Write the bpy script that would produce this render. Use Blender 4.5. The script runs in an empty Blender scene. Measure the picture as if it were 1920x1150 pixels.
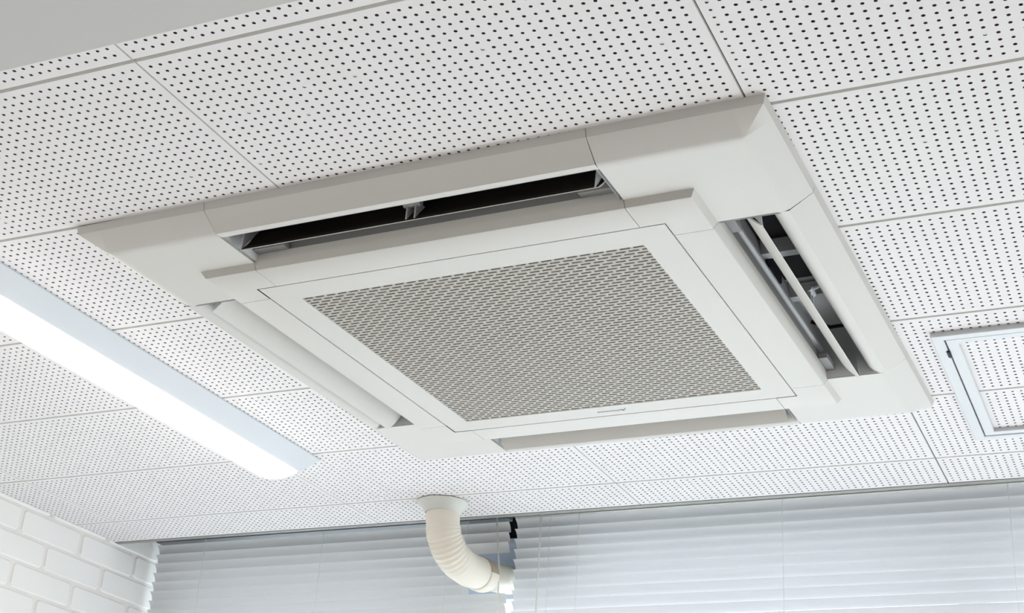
import bpy, math, random
from mathutils import Vector, Matrix
random.seed(7)
D = bpy.data
SC = bpy.context.scene
COL = SC.collection
H = 2.4                                   # ceiling height

# ------------------------------------------------------------------ camera
R = [[0.9118204, 0.4062250, 0.0597054], [-0.1206763, 0.4041360, -0.9067036], [-0.3924548, 0.8195458, 0.4175212]]
cam_d = D.cameras.new('camera'); cam = D.objects.new('camera', cam_d); COL.objects.link(cam)
right, down, fwd = [Vector(r).normalized() for r in R]
M = Matrix.Identity(4)
for i in range(3):
    M[i][0], M[i][1], M[i][2] = right[i], -down[i], -fwd[i]
M.translation = Vector((0.97037, -1.02974, H - 0.88453))
cam.matrix_world = M
cam_d.sensor_width = 36.0; cam_d.lens = 2732.27 / 1920 * 36.0
cam_d.clip_start = 0.02; cam_d.clip_end = 60
SC.camera = cam

# ------------------------------------------------------------------ world / view
w = D.worlds.new('world'); SC.world = w; w.use_nodes = True
bg = w.node_tree.nodes['Background']
bg.inputs[0].default_value = (1.0, 0.975, 0.965, 1); bg.inputs[1].default_value = 4.0
SC.view_settings.view_transform = 'Standard'
SC.view_settings.look = 'None'; SC.view_settings.gamma = 1.0
SC.view_settings.use_curve_mapping = False
SC.view_settings.exposure = 0.06

def area(name, loc, rot, sx, sy, power, col):
    l = D.lights.new(name, 'AREA'); l.shape = 'RECTANGLE'; l.size = sx; l.size_y = sy
    l.energy = power; l.color = col
    o = D.objects.new(name, l); o.location = loc; o.rotation_euler = rot; COL.objects.link(o)
    return o
# unseen fill lamps added behind and beside the camera, all shining down
WARM = (1.0, 0.955, 0.91)
for lx, ly in ((-0.57, -1.6), (1.55, -1.6), (1.75, 0.6)):
    area('added_fill_lamp', (lx, ly, H - 0.32 if ly < -0.4 else H - 0.07), (0, 0, 0), 0.12, 1.2, 5.0 if ly < 0 else 13, WARM)
# daylight through the side window to the right of the frame
area('daylight', (2.52, 0.3, 1.25), (0, math.radians(90), 0), 1.5, 2.6, 2.2, (1.0, 0.975, 0.96))
# added fill light low at the window wall, aimed up into the room
area('low_fill_light', (0.5, 1.90, 0.56), (math.radians(-125), 0, 0), 2.8, 0.5, 17, (1.0, 0.97, 0.94))

# ------------------------------------------------------------------ materials
def mat(name, col, rough=0.5, spec=0.5, metal=0.0, noise=0.0, nscale=40, bump=0.0):
    m = D.materials.new(name); m.use_nodes = True
    nt = m.node_tree; b = nt.nodes['Principled BSDF']
    b.inputs['Base Color'].default_value = (*col, 1)
    b.inputs['Roughness'].default_value = rough
    b.inputs['Metallic'].default_value = metal
    b.inputs['Specular IOR Level'].default_value = spec
    if noise or bump:
        tc = nt.nodes.new('ShaderNodeTexCoord'); n = nt.nodes.new('ShaderNodeTexNoise')
        n.inputs['Scale'].default_value = nscale; n.inputs['Detail'].default_value = 4
        nt.links.new(tc.outputs['Object'], n.inputs['Vector'])
        if noise:
            mx = nt.nodes.new('ShaderNodeMix'); mx.data_type = 'RGBA'
            mx.inputs[6].default_value = (*[c * (1 - noise) for c in col], 1)
            mx.inputs[7].default_value = (*[min(1, c * (1 + noise)) for c in col], 1)
            nt.links.new(n.outputs['Fac'], mx.inputs[0]); nt.links.new(mx.outputs[2], b.inputs['Base Color'])
        if bump:
            bp = nt.nodes.new('ShaderNodeBump'); bp.inputs['Strength'].default_value = bump
            bp.inputs['Distance'].default_value = 0.002
            nt.links.new(n.outputs['Fac'], bp.inputs['Height']); nt.links.new(bp.outputs['Normal'], b.inputs['Normal'])
    return m
M_tile = mat('ceiling_board_paint', (0.80, 0.776, 0.775), 0.85, 0.2, noise=0.012, nscale=9)
M_joint = mat('board_joint', (0.66, 0.64, 0.62), 0.9, 0.1)
M_hole = mat('perforation_core', (0.20, 0.135, 0.15), 0.95, 0.1)
M_back = mat('plenum_dark', (0.22, 0.21, 0.195), 0.95, 0.1)
M_soffit = mat('soffit_plaster', (0.635, 0.625, 0.61), 0.9, 0.2, noise=0.01, nscale=6)
M_plast = mat('off_white_plastic', (0.632, 0.608, 0.572), 0.45, 0.4)
M_grille = mat('grille_plastic', (0.44, 0.412, 0.368), 0.5, 0.35)
M_filter = mat('filter_cloth', (0.56, 0.53, 0.47), 0.9, 0.2, noise=0.06, nscale=18)
M_tab = mat('duct_tab_grey', (0.27, 0.27, 0.275), 0.6, 0.3)
M_duct = mat('duct_liner', (0.72, 0.73, 0.75), 0.6, 0.3)
M_black = mat('black_foam', (0.022, 0.021, 0.024), 0.8, 0.2)
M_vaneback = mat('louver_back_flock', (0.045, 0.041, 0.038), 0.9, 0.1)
M_seam = mat('panel_seam', (0.20, 0.20, 0.18), 0.8, 0.2)
M_brick = mat('white_painted_brick', (0.90, 0.885, 0.86), 0.8, 0.25, noise=0.02, nscale=14, bump=0.25)
M_mortar = mat('painted_mortar', (0.85, 0.815, 0.78), 0.9, 0.2, noise=0.03, nscale=40)
M_wall = mat('wall_paint', (0.50, 0.485, 0.46), 0.85, 0.2, noise=0.01, nscale=5)
M_floor = mat('floor_vinyl', (0.62, 0.595, 0.56), 0.6, 0.3, noise=0.04, nscale=3)
M_trim = mat('edge_trim_metal', (0.27, 0.265, 0.24), 0.5, 0.4)
M_alu = mat('hatch_aluminium_paint', (0.66, 0.67, 0.685), 0.4, 0.5)
M_gap = mat('hatch_gap', (0.06, 0.06, 0.065), 0.8, 0.2)
M_lampbody = mat('lamp_body_white', (0.66, 0.68, 0.71), 0.35, 0.5)
M_pipe = mat('pipe_wrap_vinyl', (0.88, 0.81, 0.70), 0.42, 0.45, noise=0.05, nscale=22, bump=0.35)
M_pvc = mat('cream_pvc', (0.68, 0.64, 0.535), 0.4, 0.45)
M_flange = mat('flange_putty', (0.74, 0.745, 0.69), 0.55, 0.35, noise=0.04, nscale=30)
M_tape = mat('aged_brown_tape', (0.44, 0.36, 0.26), 0.45, 0.4, noise=0.15, nscale=40)
M_rail = mat('headrail_enamel', (0.60, 0.59, 0.54), 0.5, 0.4)
M_railL = mat('headrail_enamel_grey', (0.13, 0.135, 0.14), 0.5, 0.4)
M_panel = mat('pale_blue_infill_board', (0.60, 0.67, 0.78), 0.6, 0.3)
M_wood = mat('window_frame_alu', (0.66, 0.67, 0.68), 0.45, 0.5)
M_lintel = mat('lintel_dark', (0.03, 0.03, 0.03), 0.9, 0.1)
M_mark = mat('badge_grey', (0.36, 0.36, 0.37), 0.4, 0.5)

def emis(name, col, s):
    m = D.materials.new(name); m.use_nodes = True; nt = m.node_tree
    b = nt.nodes['Principled BSDF']; b.inputs['Base Color'].default_value = (.9, .9, .9, 1)
    b.inputs['Emission Color'].default_value = (*col, 1); b.inputs['Emission Strength'].default_value = s
    return m
M_lens = emis('lit_lamp_lens', (1.0, 0.952, 0.935), 12.0)

def slat_mat(name, col, tr, tcol):
    m = D.materials.new(name); m.use_nodes = True; nt = m.node_tree
    nt.nodes.clear()
    out = nt.nodes.new('ShaderNodeOutputMaterial'); mx = nt.nodes.new('ShaderNodeMixShader')
    p = nt.nodes.new('ShaderNodeBsdfPrincipled'); t = nt.nodes.new('ShaderNodeBsdfTranslucent')
    p.inputs['Base Color'].default_value = (*col, 1); p.inputs['Roughness'].default_value = 0.4
    t.inputs['Color'].default_value = (*tcol, 1); mx.inputs[0].default_value = tr
    nt.links.new(p.outputs[0], mx.inputs[1]); nt.links.new(t.outputs[0], mx.inputs[2]); nt.links.new(mx.outputs[0], out.inputs[0])
    return m
M_slatL = slat_mat('blind_slat_grey', (0.84, 0.84, 0.85), 0.24, (0.92, 0.91, 0.9))
M_slatR = slat_mat('blind_slat_white', (0.88, 0.88, 0.89), 0.34, (0.94, 0.93, 0.93))

M_cord = slat_mat('cord_white', (0.92, 0.91, 0.88), 0.5, (0.95, 0.94, 0.90))

def glass_mat():
    m = D.materials.new('window_glass'); m.use_nodes = True; nt = m.node_tree; nt.nodes.clear()
    out = nt.nodes.new('ShaderNodeOutputMaterial'); mx = nt.nodes.new('ShaderNodeMixShader')
    t = nt.nodes.new('ShaderNodeBsdfTransparent'); g = nt.nodes.new('ShaderNodeBsdfGlossy')
    t.inputs[0].default_value = (0.85, 0.92, 0.96, 1); g.inputs['Roughness'].default_value = 0.02
    mx.inputs[0].default_value = 0.06
    nt.links.new(t.outputs[0], mx.inputs[1]); nt.links.new(g.outputs[0], mx.inputs[2]); nt.links.new(mx.outputs[0], out.inputs[0])
    return m
M_glass = glass_mat()

# ------------------------------------------------------------------ helpers
class MB:
    def __init__(s): s.v = []; s.f = []; s.m = []
    def face(s, pts, mi=0):
        b = len(s.v); s.v += [tuple(p) for p in pts]; s.f.append(tuple(range(b, b + len(pts)))); s.m.append(mi)
    def box(s, x0, x1, y0, y1, z0, z1, mi=0, T=None):
        c = [(x0, y0, z0), (x1, y0, z0), (x1, y1, z0), (x0, y1, z0), (x0, y0, z1), (x1, y0, z1), (x1, y1, z1), (x0, y1, z1)]
        if T: c = [T(*p) for p in c]
        b = len(s.v); s.v += [tuple(p) for p in c]
        for q in ((0, 3, 2, 1), (4, 5, 6, 7), (0, 1, 5, 4), (1, 2, 6, 5), (2, 3, 7, 6), (3, 0, 4, 7)):
            s.f.append(tuple(b + i for i in q)); s.m.append(mi)
    def sweep(s, prof, ts, T, closed=False, caps=False, mi=0):
        """profile [(r,z)] carried along t values; T(r,t,z)->xyz"""
        n = len(prof); b = len(s.v)
        for t in ts:
            for r, z in prof: s.v.append(tuple(T(r, t, z)))
        for j in range(len(ts) - 1):
            for i in range(n if closed else n - 1):
                a = b + j * n + i; c = b + j * n + (i + 1) % n
                s.f.append((a, c, c + n, a + n)); s.m.append(mi)
        if caps:
            s.f.append(tuple(b + i for i in range(n))[::-1]); s.m.append(mi)
            s.f.append(tuple(b + (len(ts) - 1) * n + i for i in range(n))); s.m.append(mi)
    def tube(s, pts, rad, n=12, caps=True, mi=0):
        pts = [Vector(p) for p in pts]; rads = rad if isinstance(rad, list) else [rad] * len(pts)
        b = len(s.v); ref = None
        for i, p in enumerate(pts):
            d = (pts[min(i + 1, len(pts) - 1)] - pts[max(i - 1, 0)]).normalized()
            if ref is None: ref = d.orthogonal().normalized()
            ref = (ref - d * ref.dot(d)).normalized(); u = d.cross(ref)
            for k in range(n):
                a = 2 * math.pi * k / n
                s.v.append(tuple(p + (ref * math.cos(a) + u * math.sin(a)) * rads[i]))
        for i in range(len(pts) - 1):
            for k in range(n):
                a = b + i * n + k; c = b + i * n + (k + 1) % n
                s.f.append((a, c, c + n, a + n)); s.m.append(mi)
        if caps:
            s.f.append(tuple(b + k for k in range(n))[::-1]); s.m.append(mi)
            s.f.append(tuple(b + (len(pts) - 1) * n + k for k in range(n))); s.m.append(mi)
    def mesh(s, name, mats, smooth=False, weld=False):
        me = D.meshes.new(name); me.from_pydata(s.v, [], s.f)
        for m in (mats if isinstance(mats, (list, tuple)) else [mats]): me.materials.append(m)
        me.polygons.foreach_set('material_index', s.m)
        if smooth: me.polygons.foreach_set('use_smooth', [True] * len(s.f))
        if weld:
            import bmesh
            bm = bmesh.new(); bm.from_mesh(me); bmesh.ops.remove_doubles(bm, verts=bm.verts, dist=1e-5)
            bmesh.ops.recalc_face_normals(bm, faces=bm.faces); bm.to_mesh(me); bm.free()
        me.update()
        return me
    def build(s, name, mats, parent=None, smooth=False, weld=False, auto=None):
        o = D.objects.new(name, s.mesh(name, mats, smooth or auto is not None, weld or auto is not None)); COL.objects.link(o)
        if parent: o.parent = parent
        if auto is not None:
            o.data.set_sharp_from_angle(angle=math.radians(auto))
        return o

def tag(o, label=None, cat=None, group=None, kind=None):
    if label: o['label'] = label
    if cat: o['category'] = cat
    if group: o['group'] = group
    if kind: o['kind'] = kind
    return o
def empty(name, loc=(0, 0, 0), rz=0):
    o = D.objects.new(name, None); o.empty_display_size = 0.05; o.location = loc; o.rotation_euler = (0, 0, rz); COL.objects.link(o)
    return o

# ------------------------------------------------------------------ room shell
XL, XR, YB, YF = -1.325, 2.6, -4.0, 1.66       # left brick face, right wall, back wall, ceiling edge at the blinds
YW = 1.95                                       # window wall
UX, UY, UT = 0.16217, 0.76895, -0.0222772       # the air conditioner's centre and turn
def to_local(x, y):
    c, s = math.cos(UT), math.sin(UT); dx, dy = x - UX, y - UY
    return c * dx + s * dy, -s * dx + c * dy

m = MB(); m.box(XL - 0.3, XR + 0.3, YB - 0.3, YW + 0.3, -0.12, 0); tag(m.build('floor', M_floor), kind='structure')
m = MB(); m.box(XR, XR + 0.15, YB, YW, 0, H + 0.25)
tag(m.build('wall_right', M_wall), kind='structure')
m = MB(); m.box(XL - 0.3, XR + 0.15, YB - 0.15, YB, 0, H + 0.25); tag(m.build('wall_back', M_wall), kind='structure')

# window wall: sill wall, dark lintel inside the blind pocket, frames and panes
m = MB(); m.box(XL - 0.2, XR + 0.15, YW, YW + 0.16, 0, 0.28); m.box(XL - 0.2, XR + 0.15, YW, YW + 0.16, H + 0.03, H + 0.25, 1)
m.box(XL - 0.2, -1.27, YW, YW + 0.16, 0.28, H + 0.03); m.box(XR - 0.05, XR + 0.15, YW, YW + 0.16, 0.28, H + 0.03)
tag(m.build('wall_front', [M_wall, M_lintel]), kind='structure')
def window(name, x0, x1):
    m = MB(); fw = 0.028; z0, z1 = 0.28, H + 0.03
    m.box(x0, x1, YW - 0.02, YW + 0.04, z1 - fw, z1); m.box(x0, x1, YW - 0.02, YW + 0.04, z0, z0 + fw)
    m.box(x0, x0 + fw, YW - 0.02, YW + 0.04, z0 + fw, z1 - fw); m.box(x1 - fw, x1, YW - 0.02, YW + 0.04, z0 + fw, z1 - fw)
    o = m.build(name, M_wood); tag(o, kind='structure')
    g = MB(); g.box(x0 + fw, x1 - fw, YW + 0.008, YW + 0.012, z0 + fw, z1 - fw); g.build('window_pane', M_glass, o)
    return o
window('window_1', -1.27, -0.52); window('window_2', -0.52, 0.60); window('window_3', 0.60, 1.57); window('window_4', 1.57, 2.55)

# brick wall on the left, painted white, real rounded bricks standing proud of the mortar
m = MB(); m.box(XL - 0.2, XL - 0.003, YB, YW, 0, H + 0.25, 1)
CH, BL, J = 0.0597, 0.1985, 0.0065
row = -2
while True:
    ztop = H - 0.0108 + 0.0597 - CH * (row + 2) + 0.0
    z1 = H - 0.0108 - CH * row + 0.0; z0 = z1 - CH + J
    if z1 < 0.3: break
    off = 1.347 if row % 2 == 0 else 1.438
    y = off - BL * 27
    while y < YW:
        a, b = y + J / 2, min(y + BL - J / 2, YW)
        if a < YW - 0.01 and b > YB:
            a = max(a, YB)
            jz = random.uniform(-.0012, .0012); e = 0.0028; x = XL + random.uniform(-.0006, .0006)
            # bevelled brick face with slightly uneven corners
            c = [(a + random.uniform(0, .002), z0 + jz), (b - random.uniform(0, .002), z0 + jz), (b - random.uniform(0, .002), z1 + jz), (a + random.uniform(0, .002), z1 + jz)]
            k = 0.0055
            outer = [(c[0][0] + k, c[0][1]), (c[1][0] - k, c[1][1]), (c[1][0], c[1][1] + k), (c[2][0], c[2][1] - k), (c[2][0] - k, c[2][1]), (c[3][0] + k, c[3][1]), (c[3][0], c[3][1] - k), (c[0][0], c[0][1] + k)]
            my, mz = (a + b) / 2, (z0 + z1) / 2
            inner = [(p[0] + (e if p[0] < my else -e), p[1] + (e if p[1] < mz else -e)) for p in outer]
            for i in range(8):
                j = (i + 1) % 8
                m.face([(XL - 0.0032, *outer[i]), (XL - 0.0032, *outer[j]), (x, *inner[j]), (x, *inner[i])], 0)
            m.face([(x, *p) for p in inner], 0)
        y += BL
    row += 1
tag(m.build('wall_left', [M_brick, M_mortar]), kind='structure')

# ------------------------------------------------------------------ ceiling: dark backing with perforated boards under it
CUT = 0.452                                     # opening cut for the air conditioner
m = MB()
x0, x1, y0, y1 = UX - CUT - .012, UX + CUT + .012, UY - CUT - .012, UY + CUT + .012
for a in ((XL, XR, YB, y0), (XL, XR, y1, YF), (XL, x0, y0, y1), (x1, XR, y0, y1)):
    m.box(*a, H + 0.012, H + 0.03)
m.box(XL - 0.3, XR + 0.15, YB - 0.15, YW + 0.3, H + 0.25, H + 0.33)
ceil = m.build('ceiling', M_back); tag(ceil, kind='structure')
TX, TY, PX, PY = 0.606, 0.303, 0.012907, 0.01296
TD = 0.0022                                     # hole radius
patch = [(0.548, 0.64, 0.030), (0.56, 0.60, 0.02), (0.535, 0.685, 0.018)]
def tile(i, j, gx=0.0006):
    """board of 46 x 22 holes; x from i*TX, y from j*TY"""
    X0, Y0 = i * TX, j * TY
    rnd = random.Random(i * 31 + j * 7 + 900)
    m = MB()
    xs = [gx, 0.0008 + gx] + [0.0112 + PX * (k - 0.5) for k in range(47)] + [TX - 0.0008 - gx, TX - gx]
    ys = [0.0002, 0.0030] + [0.01535 + PY * (k - 0.5) for k in range(23)] + [TY - 0.0030, TY - 0.0002]
    zb, zt, zc = H, H + 0.011, H + 0.0028
    clipx0, clipx1, clipy0, clipy1 = XL, XR, -0.1680, YF
    if j < -1: clipy0 = -99
    for a in range(len(xs) - 1):
        for b in range(len(ys) - 1):
            xa, xb, ya, yb = X0 + xs[a], X0 + xs[a + 1], Y0 + ys[b], Y0 + ys[b + 1]
            if xb <= clipx0 or xa >= clipx1 or yb <= clipy0 or ya >= clipy1: continue
            cx, cy = (xa + xb) / 2, (ya + yb) / 2
            lx, ly = to_local(cx, cy)
            if abs(lx) < CUT and abs(ly) < CUT: continue
            clipped = xa < clipx0 or xb > clipx1 or ya < clipy0 or yb > clipy1
            hole = 2 <= a <= 47 and 2 <= b <= 23
            if clipped:
                cut_h = hole and yb > clipy1 and cy < clipy1 + .004
                xa, xb, ya, yb = max(xa, clipx0), min(xb, clipx1), max(ya, clipy0), min(yb, clipy1)
                hole = False
            za = lambda ax, by: zc if (ax in (0, len(xs) - 1) or by in (0, len(ys) - 1)) else zb
            if not hole:
                z = [za(a, b), za(a + 1, b), za(a + 1, b + 1), za(a, b + 1)]
                m.face([(xa, ya, z[0]), (xa, yb, z[3]), (xb, yb, z[2]), (xb, ya, z[1])], 2 if a in (0, len(xs) - 2) or b in (0, len(ys) - 2) else 0)
                continue
            depth = 0.009; rr = TD * rnd.uniform(0.93, 1.05)
            t = rnd.random()
            if t < 0.006: depth = 0.0009
            for (qx, qy, qr) in patch:
                if math.hypot(cx - qx, cy - qy) < qr: depth = 0.0007; rr *= 0.6
            if i == 1 and j == 0 and a == 2 and b > 8: depth = 0.0017; rr *= 0.9
            ring = [(cx + rr * math.cos(math.radians(22.5 + 45 * k)), cy + rr * math.sin(math.radians(22.5 + 45 * k))) for k in range(8)]
            v = len(m.v)
            m.v += [(xb, yb, zb), (xa, yb, zb), (xa, ya, zb), (xb, ya, zb)] + [(*p, zb) for p in ring] + [(*p, zb + depth) for p in ring]
            F = m.f; K = m.m
            # ring verts 4..11 : 0,1 face +x/+y side, ...
            def ad(*q, mi=0): F.append(tuple(v + k for k in q)); K.append(mi)
            # corners: 0:(+,+) near ring 0/1 ; 1:(-,+) ring 2/3 ; 2:(-,-) ring 4/5 ; 3:(+,-) ring 6/7
            ad(0, 4, 5); ad(0, 5, 6, 1); ad(1, 6, 7); ad(1, 7, 8, 2); ad(2, 8, 9); ad(2, 9, 10, 3); ad(3, 10, 11); ad(3, 11, 4, 0)
            mi = 1
            for k in range(8):
                k2 = (k + 1) % 8; ad(4 + k, 12 + k, 12 + k2, 4 + k2, mi=mi)
            ad(*[12 + k for k in range(8)][::-1], mi=(1 if depth > .003 else 0))
    if not m.f: return None
    # board edges
    return m.build('ceiling_board', [M_tile, M_hole, M_joint], ceil)
for i in range(-3, 4):
    for j in range(-1, 6):
        if i * TX > 1.9 or (i + 1) * TX < XL: continue
        tile(i, j, 0.0007 if i == 1 else 0.0004)
# plain ceiling behind the soffit and right of the detailed boards
m = MB(); m.box(2.424, XR, -0.168, YF, H, H + 0.011); m.build('ceiling_board', M_tile, ceil)
# dropped plain soffit over the camera side
m = MB(); m.box(XL, XR, YB, -0.1685, H - 0.12, H + 0.02)
tag(m.build('trim_2', M_soffit), kind='structure')
# metal edge trim at the end of the boards, and the blind pocket above
m = MB(); m.box(XL, XR, YF + 0.0005, YF + 0.016, H - 0.0012, H + 0.0012); m.box(XL, XR, YF + 0.013, YF + 0.016, H, H + 0.06)
tag(m.build('trim_1', M_trim), kind='structure')
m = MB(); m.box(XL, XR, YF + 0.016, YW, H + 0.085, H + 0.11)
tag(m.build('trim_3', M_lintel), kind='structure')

# ------------------------------------------------------------------ the ceiling cassette air conditioner
ac = empty('ceiling_air_conditioner', (UX, UY, H), UT)
tag(ac, 'white square four-way cassette air conditioner set into the perforated ceiling', 'air conditioner')
HO, HL, LIP, BI, ZC, ZG = 0.4776, 0.4748, -0.0107, 0.4447, -0.030, -0.039
PO, PI = 0.356, 0.350                     # step up to the raised inner field
GE, SE, SL = 0.2995, 0.267, 0.2625        # grille edge, seam between covers, slot half length
SLOT_O = 0.433
def side(k):
    c, s = [(1, 0), (0, 1), (-1, 0), (0, -1)][k]
    return lambda r, t, z: (c * r - s * t, s * r + c * t, z)

# corner covers
def hgt(r):
    pts = [(0, ZG), (PI - .0015, ZG), (PI + .0005, ZG + .0008), (PO, ZC), (BI - .004, ZC), (BI + .0015, ZC + .0016), (HL, LIP)]
    for (a, za), (b, zb) in zip(pts, pts[1:]):
        if r <= b + 1e-9: return za + (zb - za) * (r - a) / (b - a)
    return LIP
br = [SE, GE + 0.0008, PI - .0015, PI + .0005, PO, SLOT_O, BI - .004, BI + .0015, HL]
for k in range(4):
    T = side(k); m = MB(); g = 0.0003
    bb = [br[0] + g] + br[1:]
    n = len(bb)
    for a in range(n - 1):
        for b in range(n - 1):
            if a == 0 and b == 0: continue
            P = [(bb[a], bb[b]), (bb[a + 1], bb[b]), (bb[a + 1], bb[b + 1]), (bb[a], bb[b + 1])]
            V = [T(x, y, hgt(max(x, y))) for x, y in P]
            if a == b: m.face([V[0], V[2], V[1]]); m.face([V[0], V[3], V[2]])
            else: m.face(V[::-1])
    # lips at the ceiling, edges turned up along the seams
    for a in range(n - 1):
        k1, k2 = (HO if a == n - 2 else bb[a + 1]), bb[a]
        m.face([T(HL, bb[a], LIP), T(HO, bb[a], 0.0), T(HO, k1, 0.0), T(HL, bb[a + 1], LIP)])
        m.face([T(bb[a], HL, LIP), T(bb[a + 1], HL, LIP), T(k1, HO, 0.0), T(bb[a], HO, 0.0)])
        if bb[a] >= GE:
            za, zb = hgt(bb[a]), hgt(bb[a + 1])
            m.face([T(bb[a], bb[0], za), T(bb[a + 1], bb[0], zb), T(bb[a + 1], bb[0], min(0, zb + .02)), T(bb[a], bb[0], min(0, za + .02))])
            m.face([T(bb[0], bb[a], za), T(bb[0], bb[a + 1], zb), T(bb[0], bb[a + 1], min(0, zb + .02)), T(bb[0], bb[a], min(0, za + .02))])
    m.build('corner_cover', M_plast, ac, auto=28)

def arc(cx, cz, r, a0, a1, n):
    return [(cx + r * math.cos(math.radians(a0 + (a1 - a0) * i / n)), cz + r * math.sin(math.radians(a0 + (a1 - a0) * i / n))) for i in range(n + 1)]
for k in range(4):
    T = side(k)
    # outer strip: lip, bevel, soft rounding, narrow flat, turned up into the duct
    prof = [(HO, 0.0), (HL, LIP), (BI, ZC), (.4412, ZC)] + [(.440 - .022 * math.sin(math.radians(q)), ZC + .022 * (1 - math.cos(math.radians(q)))) for q in range(4, 85, 8)] + [(.4180, .01)]
    m = MB(); m.sweep(prof, [-SE + .0003, SE - .0003], T); m.build('outer_strip', M_plast, ac, auto=26)
    # inner strip between the slot and the intake grille
    prof = [(GE + .0008, -.020), (GE + .0008, ZG), (PI - .0015, ZG), (PI + .0005, ZG + .0008), (PO, ZC), (PO + .0008, -.026), (PO + .0005, -.0175), (PO - .001, -.0172)]
    m = MB(); m.sweep(prof, [-SE + .0003, SE - .0003], T); m.build('inner_strip', M_plast, ac, auto=26)
    # duct behind the slot
    ri, ro = PO - .001, .4182
    m = MB(); zt = 0.055
    m.face([T(ri, -SL, -.019), T(ri, SL, -.019), T(ri - .001, SL, .000), T(ri - .001, -SL, .000)], 1)
    m.face([T(ri - .001, -SL, .000), T(ri - .001, SL, .000), T(ri - .012, SL, zt), T(ri - .012, -SL, zt)])
    m.face([T(ro, -SL, -.012), T(ro, SL, -.012), T(ro - .004, SL, zt), T(ro - .004, -SL, zt)])
    for s in (-1, 1):
        m.face([T(PO - .003, s * SL, ZC + .0005), T(.436, s * SL, ZC + .0005), T(ro, s * SL, -.008), T(ro - .004, s * SL, zt), T(ri - .012, s * SL, zt), T(ri, s * SL, -.006)])
        # small shelf at the slot ends
        m.box(PO + .001, PO + .014, s * SL - .05 if s > 0 else -SL, SL if s > 0 else -SL + .05, -.018, -.010, 1, T)
    m.face([T(ri - .012, -SL, zt), T(ri - .012, SL, zt), T(ro - .004, SL, zt), T(ro - .004, -SL, zt)])
    m.box(ri - .006, ri + .0022, -SL + .03, SL - .02, .006, .010, 0, T)
    duct = m.build('air_duct', [M_duct, M_tab], ac)
    # coil openings in the duct roof
    m = MB()
    for a, b in ((-.26, -.055), (-.035, .075), (.125, .150)):
        m.box(ri - .010, ro - .010, a, b, zt - .004, zt - .002, 0, T)
    m.box(ri - .004, ri + .0012, -.035, .02, .018, .050, 0, T)
    m.build('coil_opening', M_black, duct)
    m = MB(); m.tube([T(ri - .006, .205, .040), T(ri + .02, .215, .032), T(ro - .02, .214, .032), T(ro - .006, .206, .038)], .003, 8)
    m.build('duct_cable', M_black, duct, smooth=True)
    for t in (-.045, .10):
        m = MB(); m.box(ri - .008, ro - .02, t - .008, t + .008, .030, zt - .004, 0, T); m.build('guide_rib', M_duct, duct)
    # louver: shallow curved blade, white below, dark flock above
    LO = Vector((.4075, -.0385)); LI = Vector((.374, 0.006)); n = 8
    d = LI - LO; nrm = Vector((d.y, -d.x)).normalized()
    if nrm.x > 0: nrm = -nrm                   # towards the middle of the unit, downwards
    low = [LO + d * (i / n) + nrm * (0.0048 * 4 * (i / n) * (1 - i / n)) for i in range(n + 1)]
    up = [p - nrm * (0.0022 if 0 < i < n else 0.0012) for i, p in enumerate(low)]
    m = MB(); ts = [-.256, -.250, 0, .250, .256]
    m.sweep([(p.x, p.y) for p in low], ts, T, mi=0)
    m.sweep([(p.x, p.y) for p in reversed(up)], ts, T, mi=1)
    m.sweep([(up[0].x, up[0].y), (low[0].x, low[0].y)], ts, T, mi=0)
    m.sweep([(low[-1].x, low[-1].y), (up[-1].x, up[-1].y)], ts, T, mi=0)
    for t in (-.256, .256): m.face([T(p.x, t, p.y) for p in low + list(reversed(up))])
    lv = m.build('louver', [M_plast, M_vaneback], ac, auto=35)
    for t in (-.252, .252):                    # end plates on the back of the blade
        m = MB(); tri = [up[0], up[n], up[n // 2] - nrm * .020]
        for dt in (-.001, .001): m.face([T(p.x, t + dt, p.y) for p in tri])
        for i in range(3):
            a, b = tri[i], tri[(i + 1) % 3]
            m.face([T(a.x, t - .001, a.y), T(b.x, t - .001, b.y), T(b.x, t + .001, b.y), T(a.x, t + .001, a.y)])
        q = up[n // 2] - nrm * .012
        m.tube([T(q.x, t, q.y), T(q.x, t + (.008 if t > 0 else -.008), q.y)], .003, 10)
        m.build('end_plate', M_duct, lv)
    m = MB()                                    # pivot bracket in the middle
    for dt in (-.006, .006):
        q0, q1, q2 = up[1], up[6], up[n // 2] - nrm * .018
        m.box(0, 1, 0, 1, 0, 1, 0, lambda x, y, z, q0=q0, q1=q1, q2=q2, dt=dt: T((q0 * (1 - x) + q1 * x).x * (1 - z) + q2.x * z, dt + (y - .5) * .0022, (q0 * (1 - x) + q1 * x).y * (1 - z) + q2.y * z))
    q = up[n // 2] - nrm * .015
    m.tube([T(q.x, -.012, q.y), T(q.x, .012, q.y)], .0055, 14)
    m.tube([T(q.x, -.004, q.y), T(q.x + .012, .016, q.y + .016)], .004, 10)
    m.build('pivot_bracket', M_duct, lv, auto=30)

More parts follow.
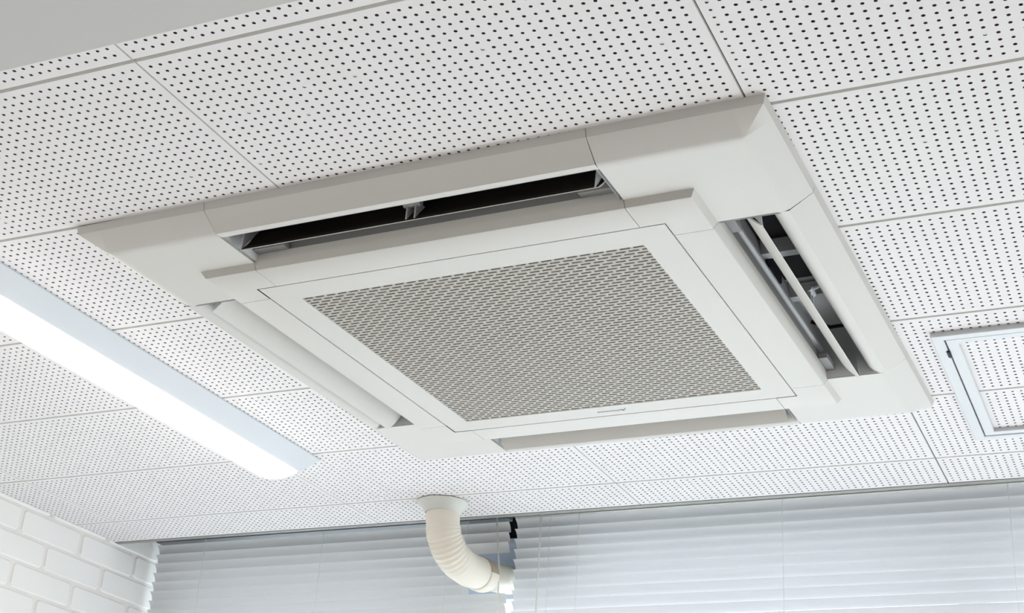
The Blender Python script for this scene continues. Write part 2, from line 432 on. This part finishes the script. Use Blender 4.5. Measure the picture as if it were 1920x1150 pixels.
# intake grille
IX, IY = 0.2554, 0.2562; OY = 0.0015
m = MB()
o_, i_ = GE - .0009, None
ring = [(o_, -.026, 0), (o_, ZG + .0008, 0), (o_ - .0008, ZG - .0002, 0)]
def rect_ring(m, hx0, hy0, z0, oy0, hx1, hy1, z1, oy1, mi=0):
    A = [(-hx0, -hy0 + oy0, z0), (hx0, -hy0 + oy0, z0), (hx0, hy0 + oy0, z0), (-hx0, hy0 + oy0, z0)]
    B = [(-hx1, -hy1 + oy1, z1), (hx1, -hy1 + oy1, z1), (hx1, hy1 + oy1, z1), (-hx1, hy1 + oy1, z1)]
    for i in range(4):
        j = (i + 1) % 4; m.face([A[i], B[i], B[j], A[j]], mi)
rect_ring(m, o_, o_, -.024, 0, o_, o_, ZG + .0006, 0)
rect_ring(m, o_, o_, ZG + .0006, 0, o_ - .0006, o_ - .0006, ZG, 0)
rect_ring(m, o_ - .0006, o_ - .0006, ZG, 0, IX, IY, ZG, OY)
rect_ring(m, IX, IY, ZG, OY, IX - .0005, IY - .0005, ZG + .004, OY)
gr = m.build('intake_grille', M_plast, ac, auto=30)
m = MB()
ny, nx = 64, 28
pyc = 2 * IY / ny; pxc = 2 * IX / nx
for j in range(ny + 1):
    y = -IY + OY + j * pyc
    m.box(-IX, IX, y - .0023, y + .0023, ZG + .0008, ZG + .0022)
for j in range(ny):
    y = -IY + OY + (j + .5) * pyc
    for i in range(nx + 1):
        x = -IX + (i + (0.5 if j % 2 else 0)) * pxc
        if x > IX: continue
        m.box(x - .0022, x + .0022, y - pyc / 2, y + pyc / 2, ZG + .0007, ZG + .0024)
m.build('grille_mesh', M_grille, gr)
m = MB(); m.box(-IX, IX, -IY + OY, IY + OY, ZG + .0062, ZG + .0072)
m.build('air_filter', M_filter, gr)
m = MB()
for x in (-.165, -.045, .075, .19): m.box(x - .006, x + .006, -IY + OY, IY + OY, ZG + .0044, ZG + .0061)
m.build('filter_rib', M_plast, gr)
# groove lines round the grille and a dark backing above the seams
m = MB(); rect_ring(m, GE + .002, GE + .002, -.022, 0, GE - .004, GE - .004, -.022, 0)
m.build('seam_backing', M_seam, ac)
# maker's badge: small embossed lettering, not legible, with a taller last stroke
m = MB(); bx, by = -.026, .2795
for i, (wd, ht) in enumerate(((.006, .0030), (.0045, .0024), (.005, .0028), (.004, .0024), (.0045, .0026), (.004, .0024), (.004, .0028))):
    m.box(bx, bx + wd, by - ht / 2, by + ht / 2, ZG - .0006, ZG + .0002, 0); bx += wd + .0011
pts = [(bx + .001, by - .002), (bx + .004, by - .0008), (bx + .007, by + .0012), (bx + .011, by - .0062)]
m.tube([(x, y, ZG - .0003) for x, y in pts], .0008, 6)
m.tube([(bx + .001, by - .003, ZG - .0003), (bx + .005, by + .002, ZG - .0003)], .0008, 6)
m.build('maker_badge', M_mark, gr)

# ------------------------------------------------------------------ strip lamp on the ceiling, left
lamp = empty('strip_lamp', (-0.575, 0.60, H)); tag(lamp, 'long white ceiling strip lamp, lit, left of the air conditioner', 'ceiling lamp')
LY0, LY1 = -0.61, 0.645
m = MB(); hb, hl, zl = .070, .040, -.032
def lampy(x, z): return (x, z)
pr = [(-hb, 0), (-hb, -.003), (-hl - .002, zl + .001), (-hl, zl), (hl, zl), (hl + .002, zl + .001), (hb, -.003), (hb, 0)]
def LT(r, t, z):  # ends drawn in slightly as the body drops
    e = 1 if t > 0 else -1
    return (r, t + e * z * .8, z)
m.sweep(pr, [LY0, LY1], LT, caps=True); m.build('lamp_body', M_lampbody, lamp)
m = MB(); n = 10; rows = []
lens = [(hl * math.cos(math.pi * i / n), zl - .0165 * math.sin(math.pi * i / n)) for i in range(n + 1)]
b0 = LY1 - .026; b1 = LY0 + .026
ys = [b1, b1 + .003, b1 + .008, b1 + .016, b1 + .026, b0 - .026, b0 - .016, b0 - .008, b0 - .003, b0]
sc = [0.0, .5, .78, .94, 1, 1, .94, .78, .5, 0.0]
b = len(m.v)
for y, s in zip(ys, sc):
    for x, z in lens: m.v.append((x * (0.90 + .10 * s), y, zl + (z - zl) * s))
for j in range(len(ys) - 1):
    for i in range(n):
        a = b + j * (n + 1) + i; m.f.append((a, a + 1, a + n + 2, a + n + 1)); m.m.append(0)
m.build('lamp_lens', M_lens, lamp, smooth=True)

# ------------------------------------------------------------------ access hatch, right
HX0, HX1, HY0, HY1 = 0.6885, 1.146, 0.9655, 1.421
ha = empty('access_hatch', (HX0, HY0, H)); tag(ha, 'square white metal-framed access hatch at the right edge of the ceiling', 'access hatch')
def frame(m, x0, x1, y0, y1, wd, z0, z1, ch=.0012):
    """four mitred bars as one ring with a small chamfer"""
    O = [(x0, y0), (x1, y0), (x1, y1), (x0, y1)]
    sg = [(1, 1), (-1, 1), (-1, -1), (1, -1)]
    prof = [(0, z1), (0, z0 + ch), (ch, z0), (wd - ch, z0), (wd, z0 + ch), (wd, z1)]
    for i in range(4):
        j = (i + 1) % 4
        for (a, za), (b_, zb) in zip(prof, prof[1:]):
            m.face([(O[i][0] + sg[i][0] * a, O[i][1] + sg[i][1] * a, za), (O[j][0] + sg[j][0] * a, O[j][1] + sg[j][1] * a, za),
                    (O[j][0] + sg[j][0] * b_, O[j][1] + sg[j][1] * b_, zb), (O[i][0] + sg[i][0] * b_, O[i][1] + sg[i][1] * b_, zb)])
S = HX1 - HX0; SY = HY1 - HY0
m = MB(); frame(m, 0, S, 0, SY, .0165, -.0075, .0); m.build('outer_frame', M_alu, ha)
m = MB(); frame(m, .0185, S - .0185, .0185, SY - .0185, .0165, -.0065, 0); dr = m.build('door_frame', M_alu, ha)
m = MB(); frame(m, .0160, S - .0160, .0160, SY - .0160, .003, -.0012, .0, .0001); m.build('frame_gap', M_gap, ha)
m = MB(); m.box(.014, .0185, .056, .078, -.0090, -.0072); m.tube([(.0165, .056, -.009), (.0175, .066, -.0105), (.0165, .078, -.009)], .0012, 8)
m.build('latch', M_gap, ha)

# ------------------------------------------------------------------ drain pipe
pipe = empty('wrapped_pipe', (-0.397, 1.552, H)); tag(pipe, 'cream vinyl-wrapped pipe curving from the ceiling into the window', 'pipe')
Pp = [(0, 0, -.012), (0, 0, -.045), (-.002, .004, -.072), (-.004, .030, -.098), (-.006, .078, -.110), (-.006, .125, -.113)]
def spline(P, n):
    P = [Vector(p) for p in P]; out = []
    for i in range(len(P) - 1):
        p0, p1, p2, p3 = P[max(i - 1, 0)], P[i], P[i + 1], P[min(i + 2, len(P) - 1)]
        for k in range(n):
            t = k / n
            out.append(.5 * ((2 * p1) + (p2 - p0) * t + (2 * p0 - 5 * p1 + 4 * p2 - p3) * t * t + (3 * p1 - p0 - 3 * p2 + p3) * t ** 3))
    out.append(P[-1]); return out
PIPE_PTS = Pp
PIPE_PTS = [(.003, 0, -.010), (.005, 0, -.0375), (.0096, .004, -.0706), (.0152, .033, -.1022), (.0204, .088, -.1161), (.0227, .148, -.1131)]
cl = spline(PIPE_PTS, 24)
m = MB(); rads = []
for i, p in enumerate(cl):
    s = i / (len(cl) - 1)
    a = .0345 + .0012 * math.sin(s * math.pi)
    if .25 < s < .74: a += .0009 * math.sin(s * 175) * math.sin((s - .25) / .49 * math.pi)
    a += .0004 * math.sin(s * 37 + 1)
    rads.append(a)
m.tube(cl, rads, 28, caps=False)
m.build('flexible_wrap', M_pipe, pipe, smooth=True)
m = MB()                                        # ragged flange at the ceiling
n = 30; prof = [(.053, -.0015), (.052, -.0035), (.0485, -.0085), (.0405, -.017), (.0385, -.0225), (.0355, -.024)]
rr = random.Random(3); wob = [rr.uniform(-.0016, .0016) for _ in range(n)]
b = len(m.v)
for i in range(n):
    a = 2 * math.pi * i / n
    for q, (r, z) in enumerate(prof):
        r2 = r + (wob[i] if q < 3 else 0); z2 = z - (.0045 * max(0, math.cos(a - 2.9)) ** 3 if q < 2 else 0)
        m.v.append((.003 + r2 * math.cos(a), r2 * math.sin(a), z2))
for i in range(n):
    for q in range(len(prof) - 1):
        a = b + i * len(prof) + q; c = b + ((i + 1) % n) * len(prof) + q
        m.f.append((a, a + 1, c + 1, c)); m.m.append(0)
m.build('ceiling_flange', M_flange, pipe, smooth=True)
c2 = spline([(.0225, .140, -.1135), (.0227, .160, -.1122), (.0219, .182, -.1095)], 4)
m = MB(); m.tube(c2, [.0352, .0366, .0371, .0372, .037, .0372, .037, .036, .033], 24, caps=True)

for i, f in enumerate(m.f):
    c = sum((Vector(m.v[q]) for q in f), Vector()) / len(f)
    ax = Vector((.0225, .160, -.112)); m.m[i] = 1 if (c.z - ax.z) * .8 + (c.x - ax.x) * .6 > .022 and c.y < .176 else 0
m.build('tape_collar', [M_pipe, M_tape], pipe, smooth=True)
c3 = spline([(.0222, .170, -.1110), (.0214, .198, -.106), (.0146, .258, -.0938), (.0073, .318, -.0818), (.002, .395, -.070)], 6)
m = MB(); m.tube(c3, .0315, 24); m.build('wall_sleeve', M_pvc, pipe, smooth=True)

m = MB(); m.box(-.105, .200, .352, .360, -.118, .001); m.build('infill_board', M_panel, pipe)  # right end extended unseen behind the blind to keep sky light off the sleeve

# ------------------------------------------------------------------ venetian blinds
def slat_mesh(L, mt, tilt, name='slat'):
    m = MB(); wd = .0250; n = 6; prof = []
    for i in range(n + 1):
        u = (i / n - .5); q = .0030 * (1 - 4 * u * u)
        # local: u=-.5 is the room-side edge (up), u=+.5 the window-side edge (down)
        y = u * wd; z = -q * -1
        c, s = math.cos(tilt), math.sin(tilt)
        prof.append((y * c + z * s * 1.0, -y * s + z * c))
    m.sweep(prof, [0, L], lambda r, t, z: (t, r, z))
    m.sweep([(p[0] + .0003, p[1] + .0002) for p in reversed(prof)], [0, L], lambda r, t, z: (t, r, z))
    return m.mesh(name, mt, smooth=True)
PITCH = .0228
def blind(x0, x1, ztop, tilt, mt, label, ladders, cuts=None, zrail=(.036, .060), y=1.81, rail=M_rail):
    o = empty('venetian_blind', (x0, y, H)); tag(o, label, 'blind', 'venetian blinds along the window wall')
    L = x1 - x0; me = slat_mesh(L, mt, tilt)
    top_off = math.sin(tilt) * .0125
    for k in range(68):
        z = ztop - k * PITCH - top_off
        mesh = me
        if cuts and cuts[0] < z < cuts[1]: mesh = slat_mesh(cuts[2] - x0, mt, tilt)
        s = D.objects.new('slat', mesh); COL.objects.link(s); s.parent = o; s.location = (0, 0, z)
        s.rotation_euler = (random.uniform(-.018, .018), 0, 0)
    m = MB(); m.box(0, L, -.013, .013, zrail[0], zrail[1]); m.build('headrail', rail, o)
    zb = ztop - 68 * PITCH
    m = MB(); m.box(0, L, -.011, .011, zb - .012, zb); m.build('bottom_rail', M_rail, o)
    for lx in ladders:
        m = MB()
        m.tube([(lx - x0, -.0145, zrail[0]), (lx - x0, -.0145, zb)], .0007, 6)
        m.build('ladder_cord', M_cord, o)
    return o
TL, TR = math.radians(55), math.radians(46.5)
bl = blind(-1.312, -.359, .0296, TL, M_slatL, 'grey venetian blind in the left corner, behind the wrapped pipe', (-1.163, -.831, -.503, -.455), cuts=(-.128, -.036, -.452), zrail=(.036, .058), rail=M_railL)
b2 = blind(-.343, 1.30, .0341, TR, M_slatR, 'long pale venetian blind spanning the window right of the wrapped pipe', (-.256, -.189, .257, .698, 1.15))
# pull cords of the left blind, draped past the right side of the sleeve
m = MB()
for d in (-.0016, .0016):
    P = [(-.374 + d * .3, 1.772, .036), (-.356 + d * .3, 1.75, -.05), (-.3424, 1.735 + d, -.100), (-.3422, 1.735 + d, -.145), (-.3435 + d * 2.2, 1.735, -.21), (-.3435 - d, 1.735, -.32), (-.3435 + d * 2, 1.735, -.95)]
    m.tube([(p[0] + 1.312, p[1] - 1.81, p[2]) for p in P], .0012, 6)
m.build('pull_cord', M_cord, bl)
m = MB(); m.tube([(-.272 + .343, -.028, .035), (-.276 + .343, -.028, -.75)], .0022, 8); m.build('tilt_wand', M_cord, b2)
